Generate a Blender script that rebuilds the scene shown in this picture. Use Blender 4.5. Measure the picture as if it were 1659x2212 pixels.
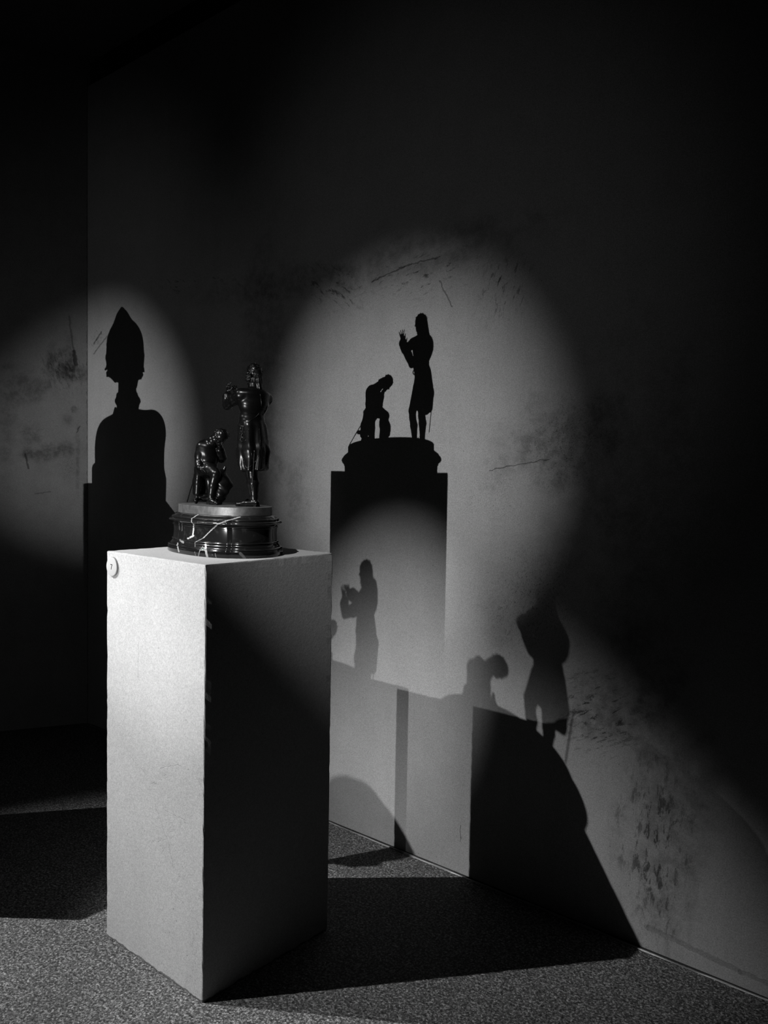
import bpy, bmesh, math, random
import numpy as np
from mathutils import Vector, Matrix, Euler
random.seed(7); np.random.seed(7)

for o in list(bpy.data.objects): bpy.data.objects.remove(o, do_unlink=True)
S = bpy.context.scene
COL = S.collection

# ------------------------------------------------------------------ camera
F_PX, YAW, PITCH, ROLL = 1759.65, -0.706698, 0.0483930, 0.0170136
CAM_LOC = Vector((0.0, -2.47638, 1.5))
fw = Vector((math.sin(YAW)*math.cos(PITCH), math.cos(YAW)*math.cos(PITCH), -math.sin(PITCH)))
rt = Vector((math.cos(YAW), -math.sin(YAW), 0)); up = rt.cross(fw)
r2 = math.cos(ROLL)*rt + math.sin(ROLL)*up
u2 = -math.sin(ROLL)*rt + math.cos(ROLL)*up
cd = bpy.data.cameras.new('camera'); cam = bpy.data.objects.new('camera', cd); COL.objects.link(cam)
cam.matrix_world = Matrix(((r2.x,u2.x,-fw.x,CAM_LOC.x),(r2.y,u2.y,-fw.y,CAM_LOC.y),(r2.z,u2.z,-fw.z,CAM_LOC.z),(0,0,0,1)))
cd.sensor_fit = 'VERTICAL'; cd.sensor_height = 36.0; cd.lens = F_PX/2212*36.0
cd.clip_start = 0.05; cd.clip_end = 60
S.camera = cam

# ------------------------------------------------------------------ world, exposure
w = bpy.data.worlds.new('world'); S.world = w; w.use_nodes = True
w.node_tree.nodes['Background'].inputs[0].default_value = (0,0,0,1)
w.node_tree.nodes['Background'].inputs[1].default_value = 0
S.view_settings.view_transform = 'Standard'; S.view_settings.look = 'None'
S.view_settings.exposure = 0.0; S.view_settings.gamma = 1.0; S.view_settings.use_curve_mapping = False

# ------------------------------------------------------------------ lamps
def spot(name, loc, target, watts, cone_deg, blend, radius):
    l = bpy.data.lights.new(name, 'SPOT'); l.energy = watts; l.spot_size = math.radians(cone_deg)
    l.spot_blend = blend; l.shadow_soft_size = radius; l.color = (1,1,1)
    o = bpy.data.objects.new(name, l); COL.objects.link(o); o.location = loc
    o.rotation_euler = (Vector(target)-Vector(loc)).to_track_quat('-Z','Y').to_euler()
    return o
# ceiling track spots, all on one track parallel to the right wall
spot('ceiling_spotlight', (-1.056,-3.485,4.017), (-1.90,-0.69,1.36), 700, 13.4, 1.0, 0.013)
spot('ceiling_spotlight', (-3.562,-3.306,3.906), (-1.99,-0.75,0.66), 1000, 24.6, 1.0, 0.013)
spot('ceiling_spotlight', (-5.335,-3.448,4.031), (-2.22,-1.04,0.13), 2150, 28.3, 1.0, 0.013)
# two floor spots far behind the camera (narrow beam plus weak spill each), throwing the tall shadows on the wall
spot('floor_spotlight', (-1.852,-6.073,0.050), (-2.05,0.0,1.56), 1360, 15.5, 1.0, 0.010)
spot('floor_spotlight_spill', (-1.852,-6.073,0.050), (-2.00,0.0,2.00), 60, 26.0, 1.0, 0.010)
spot('floor_spotlight', (-1.872,-6.093,0.050), (-4.12,0.0,1.66), 1250, 14.4, 1.0, 0.010)
spot('floor_spotlight_spill', (-1.872,-6.093,0.050), (-4.15,0.0,2.10), 60, 25.0, 1.0, 0.010)

# ------------------------------------------------------------------ node helpers
class NT:
    def __init__(s, name):
        s.m = bpy.data.materials.new(name); s.m.use_nodes = True; s.t = s.m.node_tree
        for n in list(s.t.nodes): s.t.nodes.remove(n)
        s.out = s.n('ShaderNodeOutputMaterial'); s.b = s.n('ShaderNodeBsdfPrincipled')
        s.l(s.b.outputs[0], s.out.inputs[0])
        s.tc = s.n('ShaderNodeTexCoord'); s.P = s.tc.outputs['Object']
    def n(s, t): return s.t.nodes.new(t)
    def l(s, a, b): s.t.links.new(a, b)
    def put(s, sock, v):
        if isinstance(v, bpy.types.NodeSocket): s.l(v, sock)
        else: sock.default_value = v
    def math(s, op, a, b=0.0, c=0.0, clamp=False):
        n = s.n('ShaderNodeMath'); n.operation = op; n.use_clamp = clamp
        s.put(n.inputs[0], a); s.put(n.inputs[1], b); s.put(n.inputs[2], c); return n.outputs[0]
    def add(s,a,b): return s.math('ADD',a,b)
    def mul(s,a,b): return s.math('MULTIPLY',a,b)
    def ramp(s, v, lo, hi, a=0.0, b=1.0):
        n = s.n('ShaderNodeMapRange'); n.interpolation_type = 'SMOOTHSTEP'
        s.put(n.inputs[0], v); n.inputs[1].default_value = lo; n.inputs[2].default_value = hi
        n.inputs[3].default_value = a; n.inputs[4].default_value = b; return n.outputs[0]
    def map(s, vec, loc=(0,0,0), rot=(0,0,0), scale=(1,1,1)):
        n = s.n('ShaderNodeMapping'); s.l(vec, n.inputs[0])
        n.inputs[1].default_value = loc; n.inputs[2].default_value = rot; n.inputs[3].default_value = scale
        return n.outputs[0]
    def noise(s, scale, detail=4, rough=0.55, vec=None, dist=0.0):
        n = s.n('ShaderNodeTexNoise'); s.l(vec or s.P, n.inputs['Vector'])
        n.inputs['Scale'].default_value = scale; n.inputs['Detail'].default_value = detail
        n.inputs['Roughness'].default_value = rough; n.inputs['Distortion'].default_value = dist
        return n.outputs['Fac']
    def sep(s, vec=None):
        n = s.n('ShaderNodeSeparateXYZ'); s.l(vec or s.P, n.inputs[0]); return n.outputs
    def grey(s, v):
        n = s.n('ShaderNodeCombineColor'); 
        for i in range(3): s.put(n.inputs[i], v)
        return n.outputs[0]
    def bump(s, h, strength, dist):
        n = s.n('ShaderNodeBump'); n.inputs['Strength'].default_value = strength
        n.inputs['Distance'].default_value = dist; s.l(h, n.inputs['Height']); s.l(n.outputs[0], s.b.inputs['Normal'])
    # soft elliptical mask in the (a,b) surface plane, ragged by noise r
    def blob(s, a, b, ca, cb, ra, rb, r=None, amp=0.5, soft=0.5, rot=0.0):
        da = s.math('SUBTRACT', a, ca); db = s.math('SUBTRACT', b, cb)
        if rot:
            c, t = math.cos(rot), math.sin(rot)
            na = s.add(s.mul(da, c), s.mul(db, t)); nb = s.add(s.mul(da, -t), s.mul(db, c)); da, db = na, nb
        da = s.mul(da, 1/ra); db = s.mul(db, 1/rb)
        d = s.math('SQRT', s.add(s.mul(da,da), s.mul(db,db)))
        if r is not None: d = s.add(d, s.mul(s.math('SUBTRACT', r, 0.5), amp*2))
        return s.ramp(d, 1.0-soft, 1.0+soft*0.3, 1.0, 0.0)
    # line mask: distance from surface point (a,b) to a segment, width w, wobble from noise
    def seg(s, a, b, p, q, w, wob=None, amp=0.0):
        if wob is not None:
            a = s.add(a, s.mul(s.math('SUBTRACT', wob[0], 0.5), amp)); b = s.add(b, s.mul(s.math('SUBTRACT', wob[1], 0.5), amp))
        dx, dy = q[0]-p[0], q[1]-p[1]; L = dx*dx+dy*dy
        px = s.math('SUBTRACT', a, p[0]); py = s.math('SUBTRACT', b, p[1])
        t = s.math('MULTIPLY', s.add(s.mul(px, dx), s.mul(py, dy)), 1/L, clamp=True)
        ex = s.math('SUBTRACT', px, s.mul(t, dx)); ey = s.math('SUBTRACT', py, s.mul(t, dy))
        d = s.math('SQRT', s.add(s.mul(ex,ex), s.mul(ey,ey)))
        return s.ramp(d, w*0.6, w*1.25, 1.0, 0.0)

def plaster(name, base, a_axis, blobs=(), scuffs=(), lines=(), grain=0.32, mott=0.10):
    """pale troweled plaster. blobs: darker stains. scuffs: patches of dark trowel scratches. lines: single cracks"""
    m = NT(name); xyz = m.sep(); a = xyz[a_axis]; b = xyz[2]
    rag = m.noise(7, 6, 0.62)
    mo = m.noise(1.7, 5, 0.6)
    fine = m.noise(250, 2, 0.7); mid = m.noise(75, 4, 0.75); pat = m.noise(9, 6, 0.7)
    v = m.add(1.0, m.mul(m.math('SUBTRACT', mo, 0.5), mott*2))
    v = m.mul(v, m.add(1.0, m.mul(m.math('SUBTRACT', fine, 0.5), grain*4.2)))
    v = m.mul(v, m.add(1.0, m.mul(m.math('SUBTRACT', pat, 0.5), mott*3.0)))
    v = m.mul(v, m.add(1.0, m.mul(m.math('SUBTRACT', mid, 0.5), grain*1.6)))
    # faint vertical wash streaks
    st = m.noise(3.0, 5, 0.6, m.map(m.P, scale=(3.2,3.2,0.35)))
    v = m.mul(v, m.add(1.0, m.mul(m.math('SUBTRACT', st, 0.5), mott*1.6)))
    # pin holes
    vo = m.n('ShaderNodeTexVoronoi'); m.l(m.P, vo.inputs['Vector']); vo.inputs['Scale'].default_value = 26
    pin = m.ramp(vo.outputs['Distance'], 0.035, 0.075, 1.0, 0.0)
    pin = m.mul(pin, m.ramp(m.noise(5, 2), 0.5, 0.62))
    v = m.mul(v, m.math('SUBTRACT', 1.0, m.mul(pin, 0.5)))
    h = m.add(m.mul(fine, 0.35), m.mul(mid, 0.5))
    mot = m.noise(22, 6, 0.68)
    for (ca, cb, ra, rb, k, rot) in blobs:
        mk = m.mul(m.blob(a, b, ca, cb, ra, rb, rag, 1.3, 0.8, rot), m.ramp(mot, 0.38, 0.60, 0.35, 1.0))
        v = m.mul(v, m.math('SUBTRACT', 1.0, m.mul(mk, k)))
    for i, (ca, cb, ra, rb, k, rot, ang, fr, thr) in enumerate(scuffs):
        mk = m.blob(a, b, ca, cb, ra, rb, rag, 0.6, 0.9, rot)
        R = (0, ang, 0) if a_axis == 0 else (ang, 0, 0)
        # rotate in the surface plane, then stretch: short dark strokes
        q = m.map(m.map(m.P, rot=R), loc=(i*3.1, i*1.7, i*2.3), scale=((fr*0.30, fr*0.30, fr) if fr < 50 else (fr*1.5, fr*1.5, fr*2.6)))
        ns = m.noise(1.7, 5, 0.75, q, 0.3)
        sc = m.ramp(ns, thr-0.05, thr+0.05)
        v = m.mul(v, m.math('SUBTRACT', 1.0, m.mul(m.mul(mk, sc), k)))
        h = m.math('SUBTRACT', h, m.mul(m.mul(mk, sc), 0.5))
    if lines:
        wob = (m.noise(35, 3), m.noise(35, 3, 0.5, m.map(m.P, loc=(5,5,5))))
        for (p, q, wd, k) in lines:
            mk = m.seg(a, b, p, q, wd, wob, 0.02)
            v = m.mul(v, m.math('SUBTRACT', 1.0, m.mul(mk, k)))
            h = m.math('SUBTRACT', h, m.mul(mk, 0.5))
    m.l(m.grey(m.mul(v, base)), m.b.inputs['Base Color'])
    m.b.inputs['Roughness'].default_value = 0.85
    m.b.inputs['Specular IOR Level'].default_value = 0.15
    m.bump(h, 0.35, 0.003)
    return m.m

R_BLOBS = [(-1.93,2.33,0.22,0.035,-0.35,0.12), (-1.35,1.62,0.30,0.16,0.45,0.3), (-1.50,1.0,0.15,0.16,0.12,-0.9), (-1.18,0.74,0.18,0.10,0.45,0.3), (-0.93,0.38,0.16,0.38,0.40,0.0),
           (-1.26,1.25,0.26,0.20,0.16,0.8), (-2.85,1.9,0.16,0.7,0.35,0.0), (-2.62,1.40,0.10,0.22,0.30,0.1), (-1.92,2.33,0.55,0.10,0.40,0.05),
           (-2.75,2.32,0.6,0.09,0.35,-0.05), (-1.0,0.82,0.16,0.3,0.35,0.2), (-1.05,1.5,0.25,0.5,0.25,0.0)]
R_SCUFFS = [(-1.95,2.25,0.42,0.10,0.75,0.0,0.25,34,0.60), (-1.58,2.17,0.13,0.13,0.8,0.5,1.25,30,0.58), (-2.42,2.27,0.26,0.11,0.7,-0.3,-0.7,30,0.58),
            (-3.35,2.41,0.42,0.06,0.8,-0.15,-0.45,30,0.60), (-1.45,1.05,0.24,0.20,0.85,0.3,1.2,60,0.60), (-1.30,1.62,0.26,0.20,0.8,0.3,0.9,60,0.61),
            (-1.17,0.72,0.16,0.16,0.85,0.4,0.5,40,0.58), (-1.60,1.42,0.16,0.13,0.8,0.4,1.0,60,0.62), (-0.97,0.35,0.14,0.36,0.75,0.0,1.5,26,0.56),
            (-1.70,0.25,0.07,0.24,0.7,0.0,1.5,60,0.62), (-1.58,0.55,0.14,0.10,0.6,0,1.1,50,0.62), (-2.60,1.42,0.16,0.25,0.6,0,1.3,60,0.64), (-4.28,2.24,0.08,0.05,0.7,0.5,-0.8,40,0.55)]
R_LINES = [((-1.62,1.515),(-1.38,1.555),0.0022,0.55), ((-4.31,2.205),(-4.23,2.262),0.006,0.6), ((-4.31,2.15),(-4.17,2.235),0.005,0.5),
           ((-0.98,0.070),(-0.70,0.045),0.009,0.25), ((-0.70,0.045),(-0.45,0.03),0.008,0.25), ((-1.71,0.12),(-1.71,0.18),0.0015,0.5),
           ((-2.20,2.265),(-2.03,2.30),0.003,0.6), ((-2.06,2.30),(-1.86,2.31),0.003,0.55), ((-1.86,2.22),(-1.80,2.12),0.003,0.5)]
L_BLOBS = [(0.22,1.58,0.20,0.055,0.55,-0.12), (0.30,1.66,0.09,0.10,0.40,0.3), (0.13,2.04,0.20,0.05,0.60,0.1), (0.11,2.12,0.05,0.13,0.6,0.0), (0.20,2.10,0.03,0.14,0.5,0.1),
           (0.33,1.95,0.14,0.12,0.45,0.3), (0.115,1.77,0.05,0.045,0.35,0.0), (0.055,1.55,0.015,0.25,0.35,0.0), (0.075,1.83,0.018,0.02,0.6,0.0), (0.09,1.60,0.02,0.04,0.5,0.0), (0.42,1.7,0.05,0.3,0.3,0.0)]
L_SCUFFS = [(0.10,1.52,0.06,0.14,0.7,0.0,1.2,60,0.58), (0.14,2.06,0.16,0.14,0.6,0.0,1.3,40,0.56), (0.25,1.72,0.2,0.2,0.4,0.0,0.3,50,0.62)]
L_LINES = [((0.0015,0.0),(0.0015,3.7),0.0025,0.5), ((0.10,2.36),(0.075,2.16),0.005,0.4), ((0.075,2.16),(0.062,2.09),0.011,0.7), ((0.06,1.70),(0.045,1.735),0.003,0.6), ((0.20,1.36),(0.28,1.345),0.003,0.4), ((0.33,1.57),(0.315,1.49),0.005,0.6)]
M_WALL = plaster('wall_plaster', 0.245, 0, R_BLOBS, R_SCUFFS, R_LINES)
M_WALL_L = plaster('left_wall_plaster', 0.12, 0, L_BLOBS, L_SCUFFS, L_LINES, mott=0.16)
M_CEIL = plaster('ceiling_paint', 0.07, 0)
P_SCUFFS = [(0.08,0.55,0.14,0.16,0.16,0.0,0.3,45,0.62), (0.10,0.35,0.12,0.15,0.14,0.0,1.0,45,0.62), (0.21,0.20,0.03,0.18,0.25,0,1.5,60,0.6), (0.21,0.04,0.04,0.05,0.25,0,1.5,60,0.6)]
P_LINES = [((0.02,0.50),(0.09,0.40),0.0012,0.14), ((0.09,0.40),(0.11,0.34),0.0014,0.2), ((-0.07,0.98),(-0.075,0.86),0.0018,0.12),
           ((0.04,0.62),(0.14,0.655),0.001,0.12), ((0.06,0.50),(0.17,0.50),0.001,0.12), ((0.10,0.27),(0.18,0.25),0.001,0.12), ((-0.12,0.62),(-0.02,0.58),0.001,0.1),
           ((-0.26,0.003),(0.26,0.003),0.0035,0.65)]
M_PED = plaster('pedestal_plaster', 0.278, 0, (), P_SCUFFS, P_LINES, grain=0.20, mott=0.06)

def floor_mat():
    m = NT('terrazzo_floor')
    a = m.noise(125, 4, 0.8); b = m.noise(260, 2, 0.7); c = m.noise(2.2, 4, 0.6)
    sp = m.ramp(a, 0.38, 0.64, 0.22, 1.9)
    v = m.mul(sp, m.add(0.0, m.mul(b, 2.0)))
    v = m.mul(v, m.add(0.75, m.mul(c, 0.5)))
    vc = m.n('ShaderNodeTexVoronoi'); m.l(m.P, vc.inputs['Vector']); vc.inputs['Scale'].default_value = 210
    cs = m.n('ShaderNodeSeparateColor'); m.l(vc.outputs['Color'], cs.inputs[0])
    v = m.mul(v, m.add(0.45, m.mul(m.math('POWER', cs.outputs[0], 2.0), 1.65)))
    fl = m.ramp(m.noise(60, 2, 0.5, m.map(m.P, loc=(3,1,0))), 0.60, 0.70, 0.0, 0.5)
    v = m.mul(v, m.math('SUBTRACT', 1.0, fl))
    m.l(m.grey(m.mul(v, 0.078)), m.b.inputs['Base Color'])
    m.b.inputs['Roughness'].default_value = 0.75; m.b.inputs['Specular IOR Level'].default_value = 0.2
    m.bump(m.add(a, b), 0.5, 0.003)
    return m.m
M_FLOOR = floor_mat()

def simple(name, col, rough, metal=0.0, spec=0.5, bump=None):
    m = NT(name); m.b.inputs['Base Color'].default_value = (col,col,col,1)
    m.b.inputs['Roughness'].default_value = rough; m.b.inputs['Metallic'].default_value = metal
    m.b.inputs['Specular IOR Level'].default_value = spec
    if bump: m.bump(m.noise(bump[0], 4, 0.6), bump[1], bump[2])
    return m.m
def bronze(name, col, rough, bs=0.3, mott=0.5):
    m = NT(name); n = m.noise(60, 4, 0.6)
    m.l(m.grey(m.mul(m.add(1-mott*0.5, m.mul(n, mott)), col)), m.b.inputs['Base Color'])
    m.b.inputs['Metallic'].default_value = 0.85
    m.l(m.add(rough-0.06, m.mul(m.noise(140, 3, 0.6), 0.14)), m.b.inputs['Roughness'])
    m.bump(m.noise(170, 4, 0.65), bs, 0.0008)
    return m.m
M_BRONZE = bronze('dark_patinated_bronze', 0.014, 0.27, 0.12)
M_HAIR = bronze('tooled_bronze', 0.015, 0.26, 0.4)
M_PLATE = bronze('worn_bronze_plate', 0.13, 0.47, 0.2, 1.3)
M_BUST = bronze('bust_bronze', 0.06, 0.4)
M_DISC = simple('label_plastic', 0.28, 0.5, 0, 0.3)
M_INK = simple('black_ink', 0.01, 0.6, 0, 0.2)
M_TRIM = simple('metal_floor_edge', 0.17, 0.45, 0.3, 0.4, (60,0.3,0.002))
M_GAP = simple('shadow_gap', 0.02, 0.9, 0, 0.1)
M_DARK = simple('painted_shade_band', 0.03, 0.9, 0, 0.1)  # dark tone imitates unlit wall above the beam

RH = Vector((0.76051,0.64933,0))
def marble_mat():
    m = NT('black_marble'); xyz = m.sep()
    u = m.add(m.mul(xyz[0], RH.x), m.mul(xyz[1], RH.y)); z = xyz[2]     # object origin sits at the world origin
    wob = (m.noise(170, 3), m.noise(170, 3, 0.5, m.map(m.P, loc=(3,3,3))))
    K = [ ((-2.1663,1.3660),(-2.1799,1.3587),0.0011,0.7), ((-2.1799,1.3587),(-2.1932,1.3495),0.0012,0.8), ((-2.1932,1.3495),(-2.1849,1.3354),0.0014,0.8),
          ((-2.1849,1.3354),(-2.1866,1.3199),0.0022,1), ((-2.1866,1.3199),(-2.1900,1.2992),0.0030,1), ((-2.1870,1.2980),(-2.2006,1.2913),0.0030,1), ((-2.2060,1.2880),(-2.2109,1.2870),0.0022,0.9),
          ((-2.0338,1.3612),(-2.0672,1.3516),0.0016,0.6), ((-2.0672,1.3516),(-2.0979,1.3395),0.0018,0.6), ((-2.0979,1.3395),(-2.1235,1.3184),0.0019,0.75),
          ((-2.1235,1.3184),(-2.1491,1.2948),0.0015,0.75), ((-2.1491,1.2948),(-2.1799,1.2788),0.0008,0.6), ((-2.1799,1.2788),(-2.176,1.2672),0.0008,0.5),
          ((-2.1746,1.2530),(-2.1694,1.2376),0.0008,0.5), ((-2.1400,1.2760),(-2.1335,1.2560),0.0034,1.0), ((-2.1335,1.2560),(-2.1280,1.2340),0.0038,1.0),
          ((-2.2494,1.2685),(-2.2442,1.2596),0.0026,0.8), ((-2.2442,1.2596),(-2.2390,1.2460),0.0030,0.85), ((-2.1480,1.2700),(-2.1566,1.2559),0.0013,0.7),
          ((-2.1566,1.2559),(-2.1616,1.2377),0.0013,0.7), ((-2.0277,1.2555),(-2.0199,1.2479),0.0042,0.22), ((-2.0199,1.2479),(-2.0120,1.2360),0.0042,0.25),
          ((-2.2410,1.2790),(-2.2263,1.2741),0.0034,0.45), ((-2.1037,1.2529),(-2.0998,1.2413),0.0010,0.6), ((-2.1130,1.2500),(-2.1125,1.2470),0.0009,0.4),
          ((-2.2330,1.3400),(-2.2360,1.3080),0.0007,0.4), ((-2.2480,1.3350),(-2.2470,1.3100),0.0007,0.35)]
    v = None
    for p, q, wd, k in K:
        s_ = m.mul(m.seg(u, z, p, q, wd, wob, 0.0030), k)
        v = s_ if v is None else m.math('MAXIMUM', v, s_)
    vn = m.noise(26, 5, 0.6, None, 1.2)                                   # faint scattered hair veins
    hair = m.mul(m.ramp(m.math('ABSOLUTE', m.math('SUBTRACT', vn, 0.62)), 0.0, 0.006, 0.10, 0.0), m.ramp(m.noise(12,2), 0.5, 0.65))
    cloud = m.mul(m.ramp(m.noise(45, 4, 0.6), 0.55, 0.75), 0.012)
    v = m.math('MAXIMUM', m.mul(v, 0.30), hair)
    m.l(m.grey(m.add(m.add(v, cloud), 0.006)), m.b.inputs['Base Color'])
    m.b.inputs['Roughness'].default_value = 0.14
    m.b.inputs['Specular IOR Level'].default_value = 0.5
    return m.m
M_MARBLE = marble_mat()

# ------------------------------------------------------------------ mesh helpers
def link(name, me, mat, parent=None, smooth=False):
    o = bpy.data.objects.new(name, me); COL.objects.link(o)
    if mat: me.materials.append(mat)
    if smooth: me.polygons.foreach_set('use_smooth', [True]*len(me.polygons))
    if parent: o.parent = parent
    return o
def box_bm(bm, lo, hi):
    v = [bm.verts.new((x,y,z)) for x in (lo[0],hi[0]) for y in (lo[1],hi[1]) for z in (lo[2],hi[2])]
    for f in ((0,1,3,2),(4,6,7,5),(0,4,5,1),(2,3,7,6),(0,2,6,4),(1,5,7,3)): bm.faces.new([v[i] for i in f])
def bm_obj(name, bm, mat, parent=None, smooth=False):
    bmesh.ops.recalc_face_normals(bm, faces=bm.faces)
    me = bpy.data.meshes.new(name); bm.to_mesh(me); bm.free()
    return link(name, me, mat, parent, smooth)
def struct(o): o['kind'] = 'structure'; return o
def tag(o, label, cat, group=None):
    o['label'] = label; o['category'] = cat
    if group: o['group'] = group
    return o
def empty(name, loc):
    o = bpy.data.objects.new(name, None); COL.objects.link(o); o.location = loc; return o
def keep(o, parent):      # parent while vertices stay in world coordinates
    o.parent = parent; o.matrix_parent_inverse = Matrix.Translation(parent.location).inverted(); return o

# ------------------------------------------------------------------ room
CX, ZC = -4.376, 3.79
bm = bmesh.new(); box_bm(bm, (-10,-9,-0.15), (5,0.2,0.0)); struct(bm_obj('floor', bm, M_FLOOR))
bm = bmesh.new(); box_bm(bm, (CX,0,0.0), (4.5,0.18,3.655)); struct(bm_obj('wall_right', bm, M_WALL))
bm = bmesh.new(); box_bm(bm, (CX,0.012,3.655), (4.5,0.18,ZC+0.1)); struct(bm_obj('shade_band', bm, M_DARK))     # recessed band above the plaster, dark colour imitating the light pool's upper cut-off
# ceiling with the recess that holds the spotlight track
bm = bmesh.new()
box_bm(bm, (-10,-2.85,ZC), (5,0.2,ZC+0.1)); box_bm(bm, (-10,-9,ZC), (5,-4.2,ZC+0.1))
box_bm(bm, (-10,-4.2,4.3), (5,-2.85,4.4)); box_bm(bm, (-10,-2.85,ZC+0.1), (5,-2.80,4.3)); box_bm(bm, (-10,-4.25,ZC+0.1), (5,-4.2,4.3))
struct(bm_obj('ceiling', bm, M_CEIL))
ang = math.atan2(-0.363, -0.185)
bm = bmesh.new(); box_bm(bm, (-0.09,-0.18,0), (8.5,0.0,ZC))
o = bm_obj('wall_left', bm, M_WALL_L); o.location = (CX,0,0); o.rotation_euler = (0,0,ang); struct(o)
bm = bmesh.new(); box_bm(bm, (-10,-8.2,0), (4.5,-8.0,ZC)); struct(bm_obj('wall_back', bm, M_CEIL))
bm = bmesh.new(); box_bm(bm, (4.5,-8.0,0), (4.7,0.0,ZC)); struct(bm_obj('wall_far_right', bm, M_CEIL))
# floor edge strip along the right wall: dark joint and thin pale lip, slightly uneven
bm = bmesh.new()
n = 160; xs = np.linspace(CX+0.05, 0.6, n); prev = None
for i, x in enumerate(xs):
    h = 0.0035 + 0.0016*math.sin(x*9)+0.001*math.sin(x*31); yy = -0.013 + 0.0016*math.sin(x*7.3)
    ring = [bm.verts.new((x, yy-0.006, 0.0005)), bm.verts.new((x, yy-0.004, h)), bm.verts.new((x, yy, h)), bm.verts.new((x, yy+0.002, 0.0005))]
    if prev:
        for k in range(4): bm.faces.new((prev[k], prev[(k+1)%4], ring[(k+1)%4], ring[k]))
    prev = ring
struct(bm_obj('trim_2', bm, M_TRIM))
bm = bmesh.new(); box_bm(bm, (CX+0.05,-0.0085,0.0), (4.4,-0.0005,0.0012)); struct(bm_obj('trim_3', bm, M_GAP))

# ------------------------------------------------------------------ pedestals
def pedestal(name, x0, y0, s, h):
    """plaster block with slightly irregular, worn arrises; origin at the centre of its foot"""
    bm = bmesh.new(); N, M = 26, 60; hs = s/2
    bev = 0.004
    def sgn(v): return (v > 0) - (v < 0)
    bmesh.ops.create_cube(bm, size=1.0)
    for v in bm.verts: v.co = Vector((v.co.x*s, v.co.y*s, (v.co.z+0.5)*h))
    bmesh.ops.bevel(bm, geom=list(bm.edges), offset=bev, segments=2, affect='EDGES', profile=0.6)
    for ax, cnt in ((0,N),(1,N),(2,M)):
        lim = (-hs+bev, hs-bev) if ax < 2 else (bev, h-bev)
        for k in range(1, cnt):
            c = [0,0,0]; c[ax] = lim[0]+(lim[1]-lim[0])*k/cnt; nn = [0,0,0]; nn[ax] = 1
            bmesh.ops.bisect_plane(bm, geom=list(bm.verts)+list(bm.edges)+list(bm.faces), plane_co=c, plane_no=nn)
    rnd = random.Random(3)
    for v in bm.verts:
        onx = abs(abs(v.co.x)-hs) < bev*1.2; ony = abs(abs(v.co.y)-hs) < bev*1.2; onz = v.co.z > h-bev*1.2
        if onx + ony + onz >= 2:
            j = rnd.random()**4*0.0014
            if onx: v.co.x -= sgn(v.co.x)*j
            if ony: v.co.y -= sgn(v.co.y)*j
            if onz: v.co.z -= j*0.8
    o = bm_obj(name, bm, M_PED); o.location = (x0, y0, 0); return o

ped = pedestal('display_pedestal', -2.062, -0.8535, 0.501, 1.24)
tag(ped, 'tall square off-white plaster pedestal carrying the dark bronze figures, numbered 7', 'pedestal')
# round number disc on the lit face
def lathe(prof, n=64):
    bm = bmesh.new(); rings = []
    for r, z in prof:
        rings.append([bm.verts.new((r*math.cos(2*math.pi*k/n), r*math.sin(2*math.pi*k/n), z)) for k in range(n)] if r > 1e-6 else [bm.verts.new((0,0,z))])
    for a, b in zip(rings, rings[1:]):
        for k in range(n):
            k2 = (k+1) % n
            if len(a) == 1: bm.faces.new((a[0], b[k2], b[k]))
            elif len(b) == 1: bm.faces.new((a[k], a[k2], b[0]))
            else: bm.faces.new((a[k], a[k2], b[k2], b[k]))
    return bm
bm = lathe([(0,-0.001),(0.0295,-0.001),(0.0295,0.0052),(0.0288,0.0062),(0.0275,0.0066),(0,0.0066)])
disc = bm_obj('number_disc', bm, M_DISC, ped, True)
disc['label'] = 'round white number disc reading 7'
DX = -2.2745+2.062
disc.location = (DX, -0.2505, 1.1935); disc.rotation_euler = (math.pi/2, 0, 0)
bm = bmesh.new()      # the numeral 7, a thin raised figure
def stroke(bm, pts, z0=0.0066, z1=0.0070):
    lo = [bm.verts.new((x,y,z0)) for x,y in pts]; hi = [bm.verts.new((x,y,z1)) for x,y in pts]
    bm.faces.new(hi); bm.faces.new(lo[::-1])
    for k in range(len(pts)): bm.faces.new((lo[k], lo[(k+1)%len(pts)], hi[(k+1)%len(pts)], hi[k]))
stroke(bm, [(-0.0052,0.0082),(-0.0052,0.0060),(0.0026,0.0060),(-0.0008,-0.0005),(-0.0024,-0.0082),(0.0002,-0.0082),(0.0016,-0.0010),(0.0052,0.0063),(0.0052,0.0082)])
num = bm_obj('numeral', bm, M_INK, disc)
num['label'] = 'black numeral 7'

ped2 = pedestal('display_pedestal', -3.44, -1.46, 0.50, 1.03)
tag(ped2, 'square plaster pedestal of the bust, casting the block shadow at the room corner', 'pedestal')

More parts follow.
